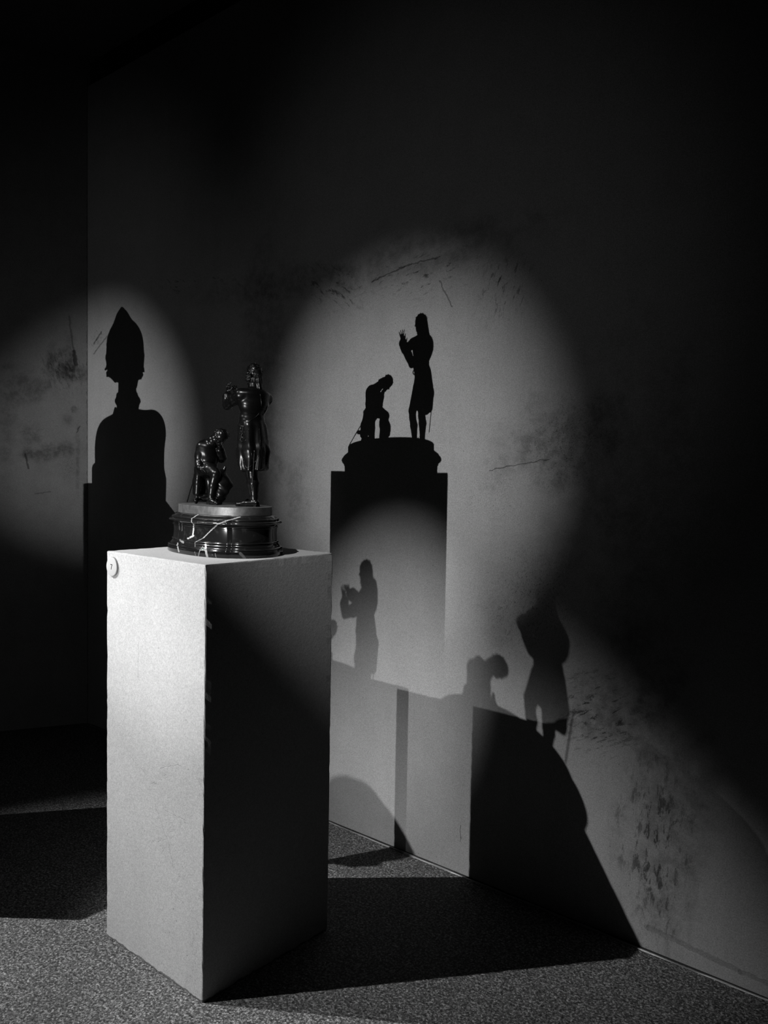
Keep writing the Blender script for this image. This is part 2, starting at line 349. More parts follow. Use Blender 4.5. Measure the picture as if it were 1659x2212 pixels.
# ------------------------------------------------------------------ sculpting: smooth unions on a grid, surfaced to one mesh
class Sculpt:
    def __init__(s, lo, hi, vox):
        s.lo = np.array(lo, float); s.vox = vox
        s.n = np.ceil((np.array(hi)-s.lo)/vox).astype(int)+1
        s.f = np.full(s.n, 0.05, np.float32)
        s.ax = [s.lo[i]+vox*np.arange(s.n[i]) for i in range(3)]
    def _reg(s, lo, hi, m):
        a = np.maximum(((np.array(lo)-m-s.lo)/s.vox).astype(int), 0); b = np.minimum(((np.array(hi)+m-s.lo)/s.vox).astype(int)+2, s.n)
        sl = tuple(slice(int(a[i]), int(b[i])) for i in range(3))
        g = np.meshgrid(*[s.ax[i][sl[i]] for i in range(3)], indexing='ij')
        return sl, [x.astype(np.float32) for x in g]
    def _comb(s, sl, d, k, op):
        f = s.f[sl]
        if op == 'u':
            if k <= 0: r = np.minimum(f, d)
            else:
                h = np.clip(k-np.abs(f-d), 0, None)/k; r = np.minimum(f, d)-h*h*k*0.25
        else:
            d = -d
            if k <= 0: r = np.maximum(f, d)
            else:
                h = np.clip(k-np.abs(f-d), 0, None)/k; r = np.maximum(f, d)+h*h*k*0.25
        s.f[sl] = r
    def cap(s, a, b, ra, rb=None, k=0.004, op='u', flat=None):
        rb = ra if rb is None else rb; a = np.array(a, float); b = np.array(b, float)
        R = max(ra, rb); sl, g = s._reg(np.minimum(a,b)-R, np.maximum(a,b)+R, 0.012+k)
        if g[0].size == 0: return s
        ab = b-a; L = float(ab@ab)+1e-12
        p = [g[i]-a[i] for i in range(3)]
        t = np.clip((p[0]*ab[0]+p[1]*ab[1]+p[2]*ab[2])/L, 0, 1)
        q = [p[i]-t*ab[i] for i in range(3)]
        if flat is not None:          # flatten along unit axis n by factor c (>1 thinner)
            nrm, c = flat; nrm = np.array(nrm, float); nrm /= np.linalg.norm(nrm)
            dn = q[0]*nrm[0]+q[1]*nrm[1]+q[2]*nrm[2]
            q = [q[i]+dn*nrm[i]*(c-1) for i in range(3)]
            d = (np.sqrt(q[0]**2+q[1]**2+q[2]**2)-(ra+(rb-ra)*t))/ (1+(c-1)*0.5)
        else: d = np.sqrt(q[0]**2+q[1]**2+q[2]**2)-(ra+(rb-ra)*t)
        s._comb(sl, d.astype(np.float32), k, op); return s
    def ell(s, c, r, rot=(0,0,0), k=0.004, op='u'):
        c = np.array(c, float); R = max(r); sl, g = s._reg(c-R, c+R, 0.012+k)
        if g[0].size == 0: return s
        M = np.array(Euler(rot).to_matrix().transposed())
        p = [g[i]-c[i] for i in range(3)]
        q = [M[i][0]*p[0]+M[i][1]*p[1]+M[i][2]*p[2] for i in range(3)]
        k0 = np.sqrt(sum((q[i]/r[i])**2 for i in range(3))); k1 = np.sqrt(sum((q[i]/r[i]**2)**2 for i in range(3)))+1e-9
        d = np.where(k0 < 0.4, -min(r)*(1-k0), k0*(k0-1)/k1)
        s._comb(sl, d.astype(np.float32), k, op); return s
    def chain(s, pts, k=0.004, op='u', flat=None):
        for (a, ra), (b, rb) in zip(pts, pts[1:]): s.cap(a, b, ra, rb, k, op, flat)
        return s
    def box(s, c, half, rot=(0,0,0), rd=0.002, k=0.003, op='u'):
        c = np.array(c, float); R = float(np.linalg.norm(half)); sl, g = s._reg(c-R, c+R, 0.008+k)
        M = np.array(Euler(rot).to_matrix().transposed())
        p = [g[i]-c[i] for i in range(3)]
        q = [np.abs(M[i][0]*p[0]+M[i][1]*p[1]+M[i][2]*p[2])-half[i]+rd for i in range(3)]
        d = np.sqrt(sum(np.maximum(x,0)**2 for x in q))+np.minimum(np.maximum(q[0],np.maximum(q[1],q[2])),0)-rd
        s._comb(sl, d.astype(np.float32), k, op); return s
    def fn(s, lo, hi, func):
        sl, g = s._reg(lo, hi, 0); s.f[sl] = s.f[sl]+func(*g).astype(np.float32); return s
    def mesh(s, name):
        f = s.f; ins = f < 0
        i000 = ins[:-1,:-1,:-1].astype(np.int8)
        cnt = sum(ins[a:f.shape[0]-1+a, b:f.shape[1]-1+b, c:f.shape[2]-1+c].astype(np.int8) for a in (0,1) for b in (0,1) for c in (0,1))
        cell = np.argwhere((cnt > 0) & (cnt < 8)); idx = -np.ones(cnt.shape, np.int64); idx[tuple(cell.T)] = np.arange(len(cell))
        acc = np.zeros((len(cell),3)); num = np.zeros(len(cell))
        corners = [(a,b,c) for a in (0,1) for b in (0,1) for c in (0,1)]
        for A in corners:
            for ax in range(3):
                if A[ax]: continue
                B = list(A); B[ax] = 1
                fa = f[cell[:,0]+A[0], cell[:,1]+A[1], cell[:,2]+A[2]]; fb = f[cell[:,0]+B[0], cell[:,1]+B[1], cell[:,2]+B[2]]
                m = (fa < 0) != (fb < 0); t = np.where(m, fa/(fa-fb+1e-12), 0)
                P = np.array(A, float)[None,:].repeat(len(cell),0); P[:,ax] += t
                acc[m] += P[m]; num[m] += 1
        V = s.lo+(cell+acc/num[:,None])*s.vox
        quads = []
        for ax in range(3):
            sa = [slice(0,-1)]*3; sb = [slice(0,-1)]*3; 
            A = ins.take(range(0,f.shape[ax]-1), ax); Bm = ins.take(range(1,f.shape[ax]), ax)
            e = np.argwhere(A != Bm); sgn = A[tuple(e.T)]
            o1, o2 = [(1,2),(2,0),(0,1)][ax]
            ok = (e[:,o1] > 0) & (e[:,o2] > 0) & (e[:,o1] < cnt.shape[o1]) & (e[:,o2] < cnt.shape[o2]); e = e[ok]; sgn = sgn[ok]
            def C(d1, d2):
                q = e.copy(); q[:,o1] -= d1; q[:,o2] -= d2; return idx[tuple(q.T)]
            Q = np.stack([C(0,0), C(1,0), C(1,1), C(0,1)], 1)
            Q[~sgn] = Q[~sgn][:, ::-1]; quads.append(Q)
        Q = np.concatenate(quads); Q = Q[(Q >= 0).all(1)]
        me = bpy.data.meshes.new(name)
        me.vertices.add(len(V)); me.vertices.foreach_set('co', V.astype(np.float32).ravel())
        me.loops.add(len(Q)*4); me.loops.foreach_set('vertex_index', Q.ravel().astype(np.int32))
        me.polygons.add(len(Q)); me.polygons.foreach_set('loop_start', np.arange(0, len(Q)*4, 4, dtype=np.int32))
        me.update(calc_edges=True); me.validate()
        me.polygons.foreach_set('use_smooth', [True]*len(me.polygons)); me.update()
        return me
def V3(*a): return np.array(a, float)
def lerp(a, b, t): return np.array(a)*(1-t)+np.array(b)*t

def hand(sc, wrist, d, palm_n, side, L=0.036, curl=0.5, spread=1.0):
    """palm, thumb from the palm's side and four bent fingers. d: pointing direction, palm_n: palm normal, side: towards the thumb"""
    d = np.array(d, float); d /= np.linalg.norm(d); n = np.array(palm_n, float); n -= d*(n@d); n /= np.linalg.norm(n)
    t = np.cross(d, n); t = t if t@np.array(side) > 0 else -t
    wrist = np.array(wrist, float); W = L*0.21
    sc.cap(wrist, wrist+d*L*0.12, L*0.14, L*0.15, 0.003)
    for q in (-0.75, -0.25, 0.25, 0.75):
        sc.cap(wrist+d*L*0.10+t*W*q*0.5, wrist+d*L*0.47+t*W*q*1.05, L*0.085, L*0.078, 0.0025)
    for q, ln in ((0.80,0.44), (0.27,0.50), (-0.27,0.47), (-0.80,0.37)):
        b = wrist+d*L*0.47+t*W*q*1.15; dd = d+t*q*0.22*spread; dd /= np.linalg.norm(dd); c = curl; r = L*0.052
        for j, fr in enumerate((0.45,0.31,0.24)):
            e = b+dd*ln*L*fr; sc.cap(b, e, r, r*0.9, 0.0006); r *= 0.9; b = e
            dd = dd*math.cos(c*0.7)+n*math.sin(c*0.7); dd /= np.linalg.norm(dd)
    b = wrist+d*L*0.16+t*W*0.75; e = b+(d*0.55+t*0.75+n*0.3)*L*0.24; sc.cap(b, e, L*0.068, L*0.055, 0.0025)
    e2 = e+(d*0.85+t*0.25+n*0.35)*L*0.20; sc.cap(e, e2, L*0.055, L*0.045, 0.0008)

def head(sc, c, fwd, upv, s=1.0):
    """face with brow, eyes, nose, lips, chin, ears. c centre of the skull, s = half height / 0.030"""
    fwd = np.array(fwd, float); fwd /= np.linalg.norm(fwd); upv = np.array(upv, float); upv -= fwd*(upv@fwd); upv /= np.linalg.norm(upv)
    lt = np.cross(upv, fwd); c = np.array(c, float)
    def P(x, y, z): return c+(fwd*x+lt*y+upv*z)*s
    sc.cap(P(-0.004,0,0.006), P(-0.002,0,0.006), 0.0215*s, 0.0215*s, 0.003)
    sc.cap(P(0.001,0,-0.004), P(0.006,0,-0.017), 0.0165*s, 0.0100*s, 0.006)
    sc.cap(P(0.011,0,-0.022), P(0.0105,0,-0.021), 0.0060*s, 0.0060*s, 0.004)
    for q in (-1,1):
        sc.cap(P(0.0165,q*0.003,0.0050), P(0.0135,q*0.011,0.0050), 0.0030*s, 0.0028*s, 0.002)
        sc.cap(P(0.0190,q*0.0070,0.0010), P(0.0185,q*0.0075,0.0010), 0.0030*s, 0.0030*s, 0.001, 's')
        sc.cap(P(0.0152,q*0.0068,0.0008), P(0.0150,q*0.0072,0.0008), 0.0026*s, 0.0026*s, 0.0005)
        sc.cap(P(0.0120,q*0.0105,-0.0060), P(0.0105,q*0.0110,-0.0070), 0.0045*s, 0.0045*s, 0.003)
        sc.cap(P(-0.001,q*0.0185,0.0025), P(-0.0005,q*0.0180,-0.0055), 0.0030*s, 0.0022*s, 0.001)
        sc.cap(P(0.0195,q*0.0018,-0.0075), P(0.0190,q*0.0022,-0.0078), 0.0019*s, 0.0019*s, 0.001)
    sc.cap(P(0.0170,0,0.0030), P(0.0225,0,-0.0068), 0.0018*s, 0.0024*s, 0.0015)
    sc.cap(P(0.0170,-0.0035,-0.0125), P(0.0170,0.0035,-0.0125), 0.0016*s, 0.0016*s, 0.001)
    sc.cap(P(0.0160,-0.0030,-0.0155), P(0.0160,0.0030,-0.0155), 0.0018*s, 0.0018*s, 0.001)
    return P

VOX = 0.00105
# ================================================================== statuette
stat = empty('bronze_statuette', (-2.06, -0.845, 1.24))
tag(stat, 'dark bronze group of a standing and a kneeling man on an oval black marble base', 'statuette')
ZP = 1.389
CB = V3(-2.06, -0.843, 0); PHI = math.radians(-7)

def outline(a, b, off, step=0.0, n=2.35, cnt=220):
    """bow-fronted oval with the ends stepped in; offset outward by off"""
    pts = []
    for k in range(cnt):
        t = 2*math.pi*k/cnt; c, s_ = math.cos(t), math.sin(t)
        x = a*math.copysign(abs(c)**(2/n), c); y = b*math.copysign(abs(s_)**(2/n), s_)
        if step and abs(x) > a*0.80: y *= 1-step; 
        pts.append([x, y])
    pts = np.array(pts); tg = np.roll(pts,-1,0)-np.roll(pts,1,0); nn = np.stack([tg[:,1],-tg[:,0]],1); nn /= np.linalg.norm(nn,axis=1)[:,None]+1e-9
    # smooth the normals so the steps keep clean
    for _ in range(3): nn = (np.roll(nn,1,0)+nn*2+np.roll(nn,-1,0)); nn /= np.linalg.norm(nn,axis=1)[:,None]
    pts = pts+nn*off
    c, s_ = math.cos(PHI), math.sin(PHI)
    return np.stack([CB[0]+pts[:,0]*c-pts[:,1]*s_, CB[1]+pts[:,0]*s_+pts[:,1]*c], 1)
def loft(prof, a, b, step, n=2.35):
    bm = bmesh.new(); prev = None
    for z, off in prof:
        ring = [bm.verts.new((x,y,z)) for x, y in outline(a, b, off, step, n)]
        if prev:
            N = len(ring)
            for k in range(N): bm.faces.new((prev[k], prev[(k+1)%N], ring[(k+1)%N], ring[k]))
        else: bm.faces.new(ring[::-1])
        prev = ring
    bm.faces.new(prev); return bm
def arcp(z0, z1, o0, bulge, n=6):
    return [(z0+(z1-z0)*i/n, o0+bulge*math.sin(math.pi*i/n)) for i in range(n+1)]
prof = [(1.2402,0.017),(1.2415,0.018),(1.2590,0.018),(1.2605,0.017)] + arcp(1.2605,1.2660,0.0140,0.0035) + [(1.2665,0.010),(1.2685,0.0085)] + \
       [(1.2700+0.0075*i/5, 0.0085-0.0050*math.sin(math.pi/2*i/5)) for i in range(6)] + arcp(1.2782,1.2840,0.0025,0.0028) + [(1.2845,0.0004),(1.2900,0.0)] + \
       [(1.3080,-0.0012),(1.3240,0.0),(1.3255,0.0028),(1.3280,0.0030),(1.3285,0.0010)] + [(1.3290+0.0070*i/5, 0.0010+0.0070*(1-math.cos(math.pi/2*i/5))) for i in range(6)] + \
       [(1.3365,0.0105)] + arcp(1.3370,1.3450,0.0115,0.0030) + [(1.3455,0.0080),(1.3475,0.0060)] + arcp(1.3480,1.3530,0.0045,0.0020) + [(1.3535,0.0),(1.3600,-0.006),(1.3628,-0.010)]
mb = bm_obj('marble_base', loft(prof, 0.209, 0.126, 0.08), M_MARBLE, None)
for p in mb.data.polygons: p.use_smooth = len(p.vertices) == 4
mb['label'] = 'black marble base with white veins and stepped mouldings'; keep(mb, stat)
pm = mb.modifiers.new('edge', 'EDGE_SPLIT'); pm.split_angle = math.radians(38)
pl = bm_obj('bronze_plate', loft([(1.3626,-0.002),(1.3636,0.0),(1.3880,0.0),(ZP-0.0004,-0.0006),(ZP,-0.0016)], 0.193, 0.116, 0.0, 2.2), M_PLATE, None)
for p in pl.data.polygons: p.use_smooth = len(p.vertices) == 4
pm = pl.modifiers.new('edge', 'EDGE_SPLIT'); pm.split_angle = math.radians(30)
pl['label'] = 'worn grey bronze plate'; keep(pl, stat)

# ---------------------------------------------------------------- standing man (faces -X, both hands raised)
s = Sculpt((-2.06,-0.945,1.383), (-1.855,-0.745,1.845), VOX)
# legs in breeches and stockings
s.chain([((-1.940,-0.832,1.580),0.022), ((-1.961,-0.826,1.512),0.0165), ((-1.960,-0.824,1.488),0.0142), ((-1.954,-0.822,1.462),0.0155), ((-1.950,-0.820,1.418),0.0105), ((-1.949,-0.820,1.404),0.0100)])
s.chain([((-1.918,-0.850,1.580),0.023), ((-1.921,-0.848,1.510),0.0175), ((-1.921,-0.846,1.486),0.0148), ((-1.917,-0.844,1.462),0.0158), ((-1.917,-0.842,1.418),0.0108), ((-1.916,-0.842,1.404),0.0100)])
# pelvis and torso, leaning a little back
s.ell((-1.922,-0.846,1.600), (0.034,0.041,0.036), k=0.012)
s.ell((-1.929,-0.847,1.650), (0.031,0.040,0.040), k=0.014)
s.ell((-1.922,-0.846,1.700), (0.040,0.049,0.042), k=0.014)
s.ell((-1.917,-0.846,1.728), (0.032,0.052,0.020), k=0.012)
s.chain([((-1.920,-0.844,1.735),0.018), ((-1.931,-0.838,1.765),0.0140)], k=0.008)
# left arm (nearer the camera): out and forward, forearm folded up
LS, LE, LW = V3(-1.926,-0.890,1.726), V3(-1.997,-0.884,1.699), V3(-2.010,-0.872,1.735)
s.chain([(LS,0.0180), (lerp(LS,LE,0.5)+V3(0,0,0.002),0.0155), (LE,0.0140)], k=0.008)
s.chain([(LE,0.0138), (lerp(LE,LW,0.4),0.0128), (LW,0.0085)], k=0.004)
# right arm: elbow low beside the waist, forearm up to the other hand
RS, RE, RW = V3(-1.917,-0.798,1.720), V3(-1.968,-0.802,1.676), V3(-2.002,-0.842,1.728)
s.chain([(RS,0.0185), (lerp(RS,RE,0.5)+V3(0.004,0.004,0),0.0165), (RE,0.0140)], k=0.008)
s.chain([(RE,0.0138), (lerp(RE,RW,0.4),0.0120), (RW,0.0085)], k=0.004)
HP = head(s, (-1.936,-0.835,1.793), (-1.0,-0.25,0.02), (0.05,0,1), 0.95)
# shoes with heels
for (ax, ay, tx, ty) in ((-1.949,-0.820,-1.990,-0.812), (-1.916,-0.842,-1.962,-0.873)):
    s.chain([((ax+0.008,ay,ZP+0.010),0.0100), ((lerp((ax,),(tx,),0.5)[0],(ay+ty)/2,ZP+0.009),0.0100), ((tx+0.006,ty,ZP+0.006),0.0068), ((tx,ty,ZP+0.0045),0.0050)], k=0.004)
    s.box((ax+0.008,ay,ZP+0.003),(0.008,0.008,0.0045),k=0.001,rd=0.001)
s.fn((-2.0,-0.9,1.383),(-1.86,-0.78,ZP), lambda x,y,z: np.clip(ZP-0.0008-z,0,None)*4)
me = s.mesh('standing_man'); sm = link('standing_man', me, M_BRONZE); keep(sm, stat)
sm['label'] = 'standing man in a long coat with both hands raised'
# hands on their own fine grid, welded into the body mesh
def add_mesh(obj, me2):
    bm = bmesh.new(); bm.from_mesh(obj.data); bm.from_mesh(me2); bm.to_mesh(obj.data); bm.free()
    obj.data.polygons.foreach_set('use_smooth', [True]*len(obj.data.polygons)); obj.data.update()
h = Sculpt((-2.05,-0.92,1.70), (-1.98,-0.80,1.80), 0.00055)
hand(h, LW, (-0.10,0.10,1.0), (0.1,1,0), (1,0,0), 0.038, 0.30, 1.6)
hand(h, RW, (-0.18,-0.25,1.0), (0.1,-1,0), (1,0,0), 0.038, 0.45, 1.2)
add_mesh(sm, h.mesh('hand'))

# coat: shell over torso, sleeves with cuffs, skirts open at the front
c = Sculpt((-2.03,-0.945,1.475), (-1.855,-0.745,1.775), VOX)
c.ell((-1.922,-0.846,1.706), (0.043,0.0505,0.042), k=0.010)
c.ell((-1.917,-0.846,1.728), (0.035,0.055,0.022), k=0.010)
c.ell((-1.928,-0.846,1.655), (0.0335,0.0425,0.040), k=0.012)
# skirts
for (px, py, qx, qy, r0, r1) in ((-1.912,-0.870,-1.905,-0.872,0.020,0.0150), (-1.903,-0.846,-1.893,-0.846,0.020,0.0165), (-1.912,-0.822,-1.900,-0.820,0.020,0.0150),
                                 (-1.936,-0.874,-1.934,-0.876,0.017,0.0120), (-1.932,-0.820,-1.922,-0.816,0.018,0.0130)):
    c.chain([((px-0.002,py,1.630),r0-0.001), ((qx-0.002,qy,1.560),(r0+r1)/2+0.002), ((qx,qy+0.001,1.505),r1)], k=0.010)
c.ell((-1.938,-0.884,1.548),(0.015,0.010,0.038),k=0.006)
c.chain([(LS,0.0195), (lerp(LS,LE,0.5)+V3(0,0,0.002),0.0170), (LE,0.0152)], k=0.008)
c.chain([(LE,0.0150), (lerp(LE,LW,0.30),0.0160), (lerp(LE,LW,0.62),0.0150)], k=0.003)
c.chain([(RS,0.0200), (lerp(RS,RE,0.5)+V3(0.004,0.004,0),0.0180), (RE,0.0152)], k=0.008)
c.chain([(RE,0.0150), (lerp(RE,RW,0.30),0.0155), (lerp(RE,RW,0.62),0.0150)], k=0.003)
for E_, W_ in ((LE,LW),(RE,RW)): c.cap(lerp(E_,W_,0.38), lerp(E_,W_,0.66), 0.0168, 0.0176, 0.0006)
# standing collar
c.chain([((-1.920,-0.844,1.740),0.0205), ((-1.925,-0.842,1.756),0.0180)], k=0.003)
# back vent, hem cut and open front
c.box((-1.862,-0.846,1.545),(0.012,0.0010,0.060),rd=0.0004,k=0.003,op='s')
c.box((-1.972,-0.840,1.545),(0.030,0.016,0.075),rd=0.004,k=0.006,op='s')
c.box((-1.925,-0.846,1.467),(0.09,0.09,0.028),rot=(0.06,-0.16,0),rd=0.002,k=0.003,op='s')
def folds(x, y, z):
    a = np.arctan2(y+0.846, x+1.915); low = np.clip((1.64-z)/0.08, 0, 1)
    w1 = 0.0015*low*np.sin(a*8+np.sin(z*60)*0.8)
    mid = np.clip(1-np.abs(z-1.665)/0.04, 0, 1)
    w2 = 0.0003*mid*np.sin(z*420+y*90+x*60)
    arm = np.clip((-1.935-x)/0.02, 0, 1)*np.clip((z-1.66)/0.01, 0, 1)
    w3 = 0.0004*arm*np.sin(x*260+z*110+y*140)
    return w1+w2+w3
c.fn((-2.05,-0.95,1.47),(-1.85,-0.74,1.78), folds)
co = link('coat', c.mesh('coat'), M_BRONZE, sm)
lc = Sculpt((-2.05,-0.92,1.69), (-1.96,-0.80,1.77), 0.0008)
for E_, W_ in ((LE,LW),(RE,RW)):
    for i in range(16):
        t_ = i*2*math.pi/16; dv = W_-E_; dv = dv/np.linalg.norm(dv); s1 = np.cross(dv, V3(1,0,0)); s1 /= np.linalg.norm(s1); s2 = np.cross(dv, s1)
        rr_ = 0.0115+0.0018*math.sin(i*2.3); p_ = lerp(E_,W_,0.88)+(s1*math.cos(t_)+s2*math.sin(t_))*rr_*0.75
        lc.cap(lerp(E_,W_,0.62), p_+dv*0.002, 0.0060, 0.0030, 0.0015)
link('lace_cuff', lc.mesh('lace_cuff'), M_HAIR, sm)
# belt with buckle, baldric and thin piping along the coat
def tube(name, pts, r, mat, parent, closed=False, sub=8, seg=8, flat=1.0):
    P = [Vector(p) for p in pts]; out = []
    n = len(P)
    rng = range(n if closed else n-1)
    for i in rng:
        p0 = P[(i-1)%n] if (closed or i > 0) else P[0]; p1 = P[i]; p2 = P[(i+1)%n]; p3 = P[(i+2)%n] if (closed or i < n-2) else P[-1]
        for k in range(sub):
            t = k/sub; out.append(0.5*((2*p1)+(-p0+p2)*t+(2*p0-5*p1+4*p2-p3)*t*t+(-p0+3*p1-3*p2+p3)*t**3))
    if not closed: out.append(P[-1])
    bm = bmesh.new(); rings = []; m = len(out)
    for i, q in enumerate(out):
        t = ((out[(i+1)%m] if (closed or i < m-1) else q)-(out[i-1] if (closed or i > 0) else q)).normalized()
        a = t.cross(Vector((0,0,1))); a = a.normalized() if a.length > 1e-4 else Vector((1,0,0)); b = t.cross(a).normalized()
        rr = r(i/(m-1)) if callable(r) else r
        rings.append([bm.verts.new(q+(a*math.cos(2*math.pi*k/seg)*flat+b*math.sin(2*math.pi*k/seg))*rr) for k in range(seg)])
    for i in range(m if closed else m-1):
        A, B = rings[i], rings[(i+1)%m]
        for k in range(seg): bm.faces.new((A[k], A[(k+1)%seg], B[(k+1)%seg], B[k]))
    if not closed: bm.faces.new(rings[0][::-1]); bm.faces.new(rings[-1])
    o = bm_obj(name, bm, mat, parent, True); return o
def around(z, rx, ry, cx=-1.927, cy=-0.846, n=20, dz=0):
    return [(cx+rx*math.cos(2*math.pi*k/n), cy+ry*math.sin(2*math.pi*k/n), z+dz*math.cos(2*math.pi*k/n)) for k in range(n)]
tube('belt', around(1.632,0.0345,0.0445), 0.0022, M_HAIR, sm, True, 4)
# strap hanging in a long loop over the skirts
from mathutils.bvhtree import BVHTree
FH = Vector((-0.64933,0.76051,0))
def drape(obj, pts, lift=0.0004, fit=RH, into=FH):
    """drop a string of (u, z) points onto a mesh along the horizontal direction into"""
    me_ = obj.data; tree = BVHTree.FromPolygons([v.co for v in me_.vertices], [p.vertices for p in me_.polygons])
    out = []
    for u_, z_ in pts:
        o_ = fit*u_; o_ = Vector((o_.x, o_.y, z_)) + into*(-(1.0))  + into*(into.dot(Vector((-1.92,-0.845,0)))+0.8)
        hit = tree.ray_cast(o_, into)[0]
        if hit: out.append(tuple(hit-into*lift))
    return out
UC = RH.dot(Vector((-1.925,-0.843,0)))
def px(x, y):   # (u, z) from offsets in millimetres of the figure
    return (UC+x/1000.0, y/1000.0)
tube('sword_strap', drape(co, [px(24,1625),px(27,1600),px(28,1575),px(24,1550),px(15,1528),px(2,1512),px(-10,1508),px(-17,1516),px(-22,1535)]), 0.0010, M_BRONZE, sm)
tube('shoulder_strap', drape(co, [px(22,1745),px(27,1725),px(30,1700),px(26,1680),px(14,1662),px(-4,1648),px(-22,1640)]), 0.0009, M_BRONZE, sm)
tube('coat_seam', drape(co, [px(-6,1625),px(-3,1600),px(0,1575),px(5,1550),px(8,1525),px(9,1500)]), 0.0007, M_BRONZE, sm, False, 4)
tube('pocket_flap', drape(co, [px(-34,1592),px(-28,1586),px(-18,1586),px(-12,1592)]), 0.0012, M_BRONZE, sm, False, 4)
hl = Sculpt((-2.00,-0.93,1.575), (-1.90,-0.86,1.655), 0.0008)
hc_ = drape(co, [px(-27,1612)])
hp_ = V3(*(hc_[0] if hc_ else (-1.94,-0.886,1.612)))
hr = random.Random(11)
hl.cap(hp_+V3(0.004,0.002,0.018), hp_+V3(-0.003,-0.001,-0.018), 0.0040, 0.0030, 0.002)
for i in range(26):
    q_ = hp_+V3(hr.uniform(-0.009,0.009), hr.uniform(-0.002,0.003), hr.uniform(-0.020,0.020)); hl.cap(q_, q_+V3(hr.uniform(-1,1),0,hr.uniform(-1,1))*0.003, hr.uniform(0.0012,0.0024), 0.0012, 0.0010)
link('sword_hilt', hl.mesh('sword_hilt'), M_HAIR, sm)
# sword behind the coat tails
sw = tube('sword', [(-1.874,-0.880,1.560),(-1.881,-0.878,1.500),(-1.889,-0.876,1.424)], 0.0017, M_BRONZE, sm, False, 4)
# curled wig with queue
g = Sculpt((-1.975,-0.885,1.715), (-1.875,-0.800,1.840), 0.0008)
hc = V3(-1.932,-0.834,1.8005)
g.ell(hc, (0.0248,0.0225,0.0250), k=0.004)
g.ell((-1.965,-0.843,1.783), (0.022,0.016,0.020), k=0.004, op='s')
rw = random.Random(5)
for i in range(110):
    th = rw.uniform(0, 2*math.pi); ph = rw.uniform(-0.5, 1.45)
    d = V3(math.cos(ph)*math.cos(th), math.cos(ph)*math.sin(th), math.sin(ph))
    if d[0] < -0.75 and d[2] < 0.35: continue
    p = hc+d*V3(0.0243,0.0220,0.0245); g.cap(p, p+V3(rw.uniform(-1,1),rw.uniform(-1,1),rw.uniform(-1,1))*0.004, rw.uniform(0.0014,0.0022), 0.0012, 0.0012)
for q in (-1,1):
    for j in range(3):
        zz = 1.792-0.0085*j; g.cap((-1.944,-0.834+q*0.0185,zz), (-1.926,-0.834+q*0.0205,zz), 0.0042, 0.0042, 0.0010)
g.chain([((-1.917,-0.834,1.795),0.0130), ((-1.911,-0.836,1.768),0.0110), ((-1.902,-0.840,1.745),0.0090), ((-1.893,-0.844,1.728),0.0055)], k=0.004)
for q in range(5): g.cap((-1.924+0.003*q,-0.852+0.004*q,1.780),(-1.916+0.003*q,-0.853+0.004*q,1.752),0.0034,0.0026,0.001)
g.fn((-1.98,-0.89,1.71),(-1.87,-0.79,1.79), lambda x,y,z: 0.0007*np.sin((np.arctan2(y+0.834,x+1.93))*26))
link('hair', g.mesh('hair'), M_HAIR, sm)
# neck cloth knot
tube('neck_cloth', around(1.762,0.0160,0.0160,-1.929,-0.840,12), 0.0038, M_BRONZE, sm, True, 4)
# shoe buckles
for (x, y) in ((-1.968,-0.816), (-1.936,-0.856)):
    bm = bmesh.new(); bmesh.ops.create_cube(bm, size=1)
    for v in bm.verts: v.co = Vector((x+v.co.x*0.008, y+v.co.y*0.011, ZP+0.0205+v.co.z*0.003-(v.co.x)*-0.004))
    bmesh.ops.bevel(bm, geom=list(bm.edges), offset=0.0008, segments=2, affect='EDGES')
    bm_obj('shoe_buckle', bm, M_HAIR, sm)

# ---------------------------------------------------------------- kneeling man (faces +X, head bowed on one hand)
s = Sculpt((-2.225,-0.930,1.383), (-2.025,-0.755,1.650), VOX)
s.ell((-2.143,-0.850,1.500),(0.033,0.034,0.028),k=0.010)
s.ell((-2.136,-0.849,1.535),(0.033,0.031,0.036),k=0.014)
s.ell((-2.138,-0.849,1.568),(0.032,0.034,0.029),rot=(0,0.35,0),k=0.014)
s.chain([((-2.125,-0.849,1.586),0.017), ((-2.098,-0.850,1.598),0.0140)], k=0.008)
KP = head(s, (-2.073,-0.849,1.601), (0.62,-0.12,-0.78), (0.78,0,0.62), 0.93)
# right arm straight down to the hip (nearer the camera)
s.chain([((-2.142,-0.871,1.572),0.0160), ((-2.145,-0.876,1.545),0.0140), ((-2.146,-0.877,1.528),0.0130)], k=0.006)
s.chain([((-2.146,-0.877,1.528),0.0128), ((-2.138,-0.882,1.512),0.0115), ((-2.124,-0.884,1.503),0.0085)], k=0.004)
# left arm bent, elbow out, hand to the face
s.chain([((-2.122,-0.829,1.582),0.0165), ((-2.112,-0.822,1.555),0.0150), ((-2.108,-0.816,1.537),0.0135)], k=0.006)
s.chain([((-2.108,-0.816,1.537),0.0130), ((-2.102,-0.828,1.560),0.0115), ((-2.092,-0.838,1.576),0.0082)], k=0.004)
# right leg: knee up, foot flat
s.chain([((-2.138,-0.866,1.500),0.0215), ((-2.104,-0.866,1.500),0.0195), ((-2.077,-0.864,1.487),0.0165)], k=0.006)
s.chain([((-2.077,-0.864,1.485),0.0155), ((-2.088,-0.866,1.452),0.0142), ((-2.094,-0.868,1.418),0.0098), ((-2.094,-0.868,1.405),0.0095)], k=0.004)
s.chain([((-2.102,-0.868,ZP+0.010),0.0100), ((-2.082,-0.870,ZP+0.009),0.0098), ((-2.062,-0.874,ZP+0.006),0.0065), ((-2.056,-0.875,ZP+0.0045),0.0048)], k=0.004)
s.box((-2.103,-0.868,ZP+0.003),(0.008,0.008,0.0045),k=0.001,rd=0.001)
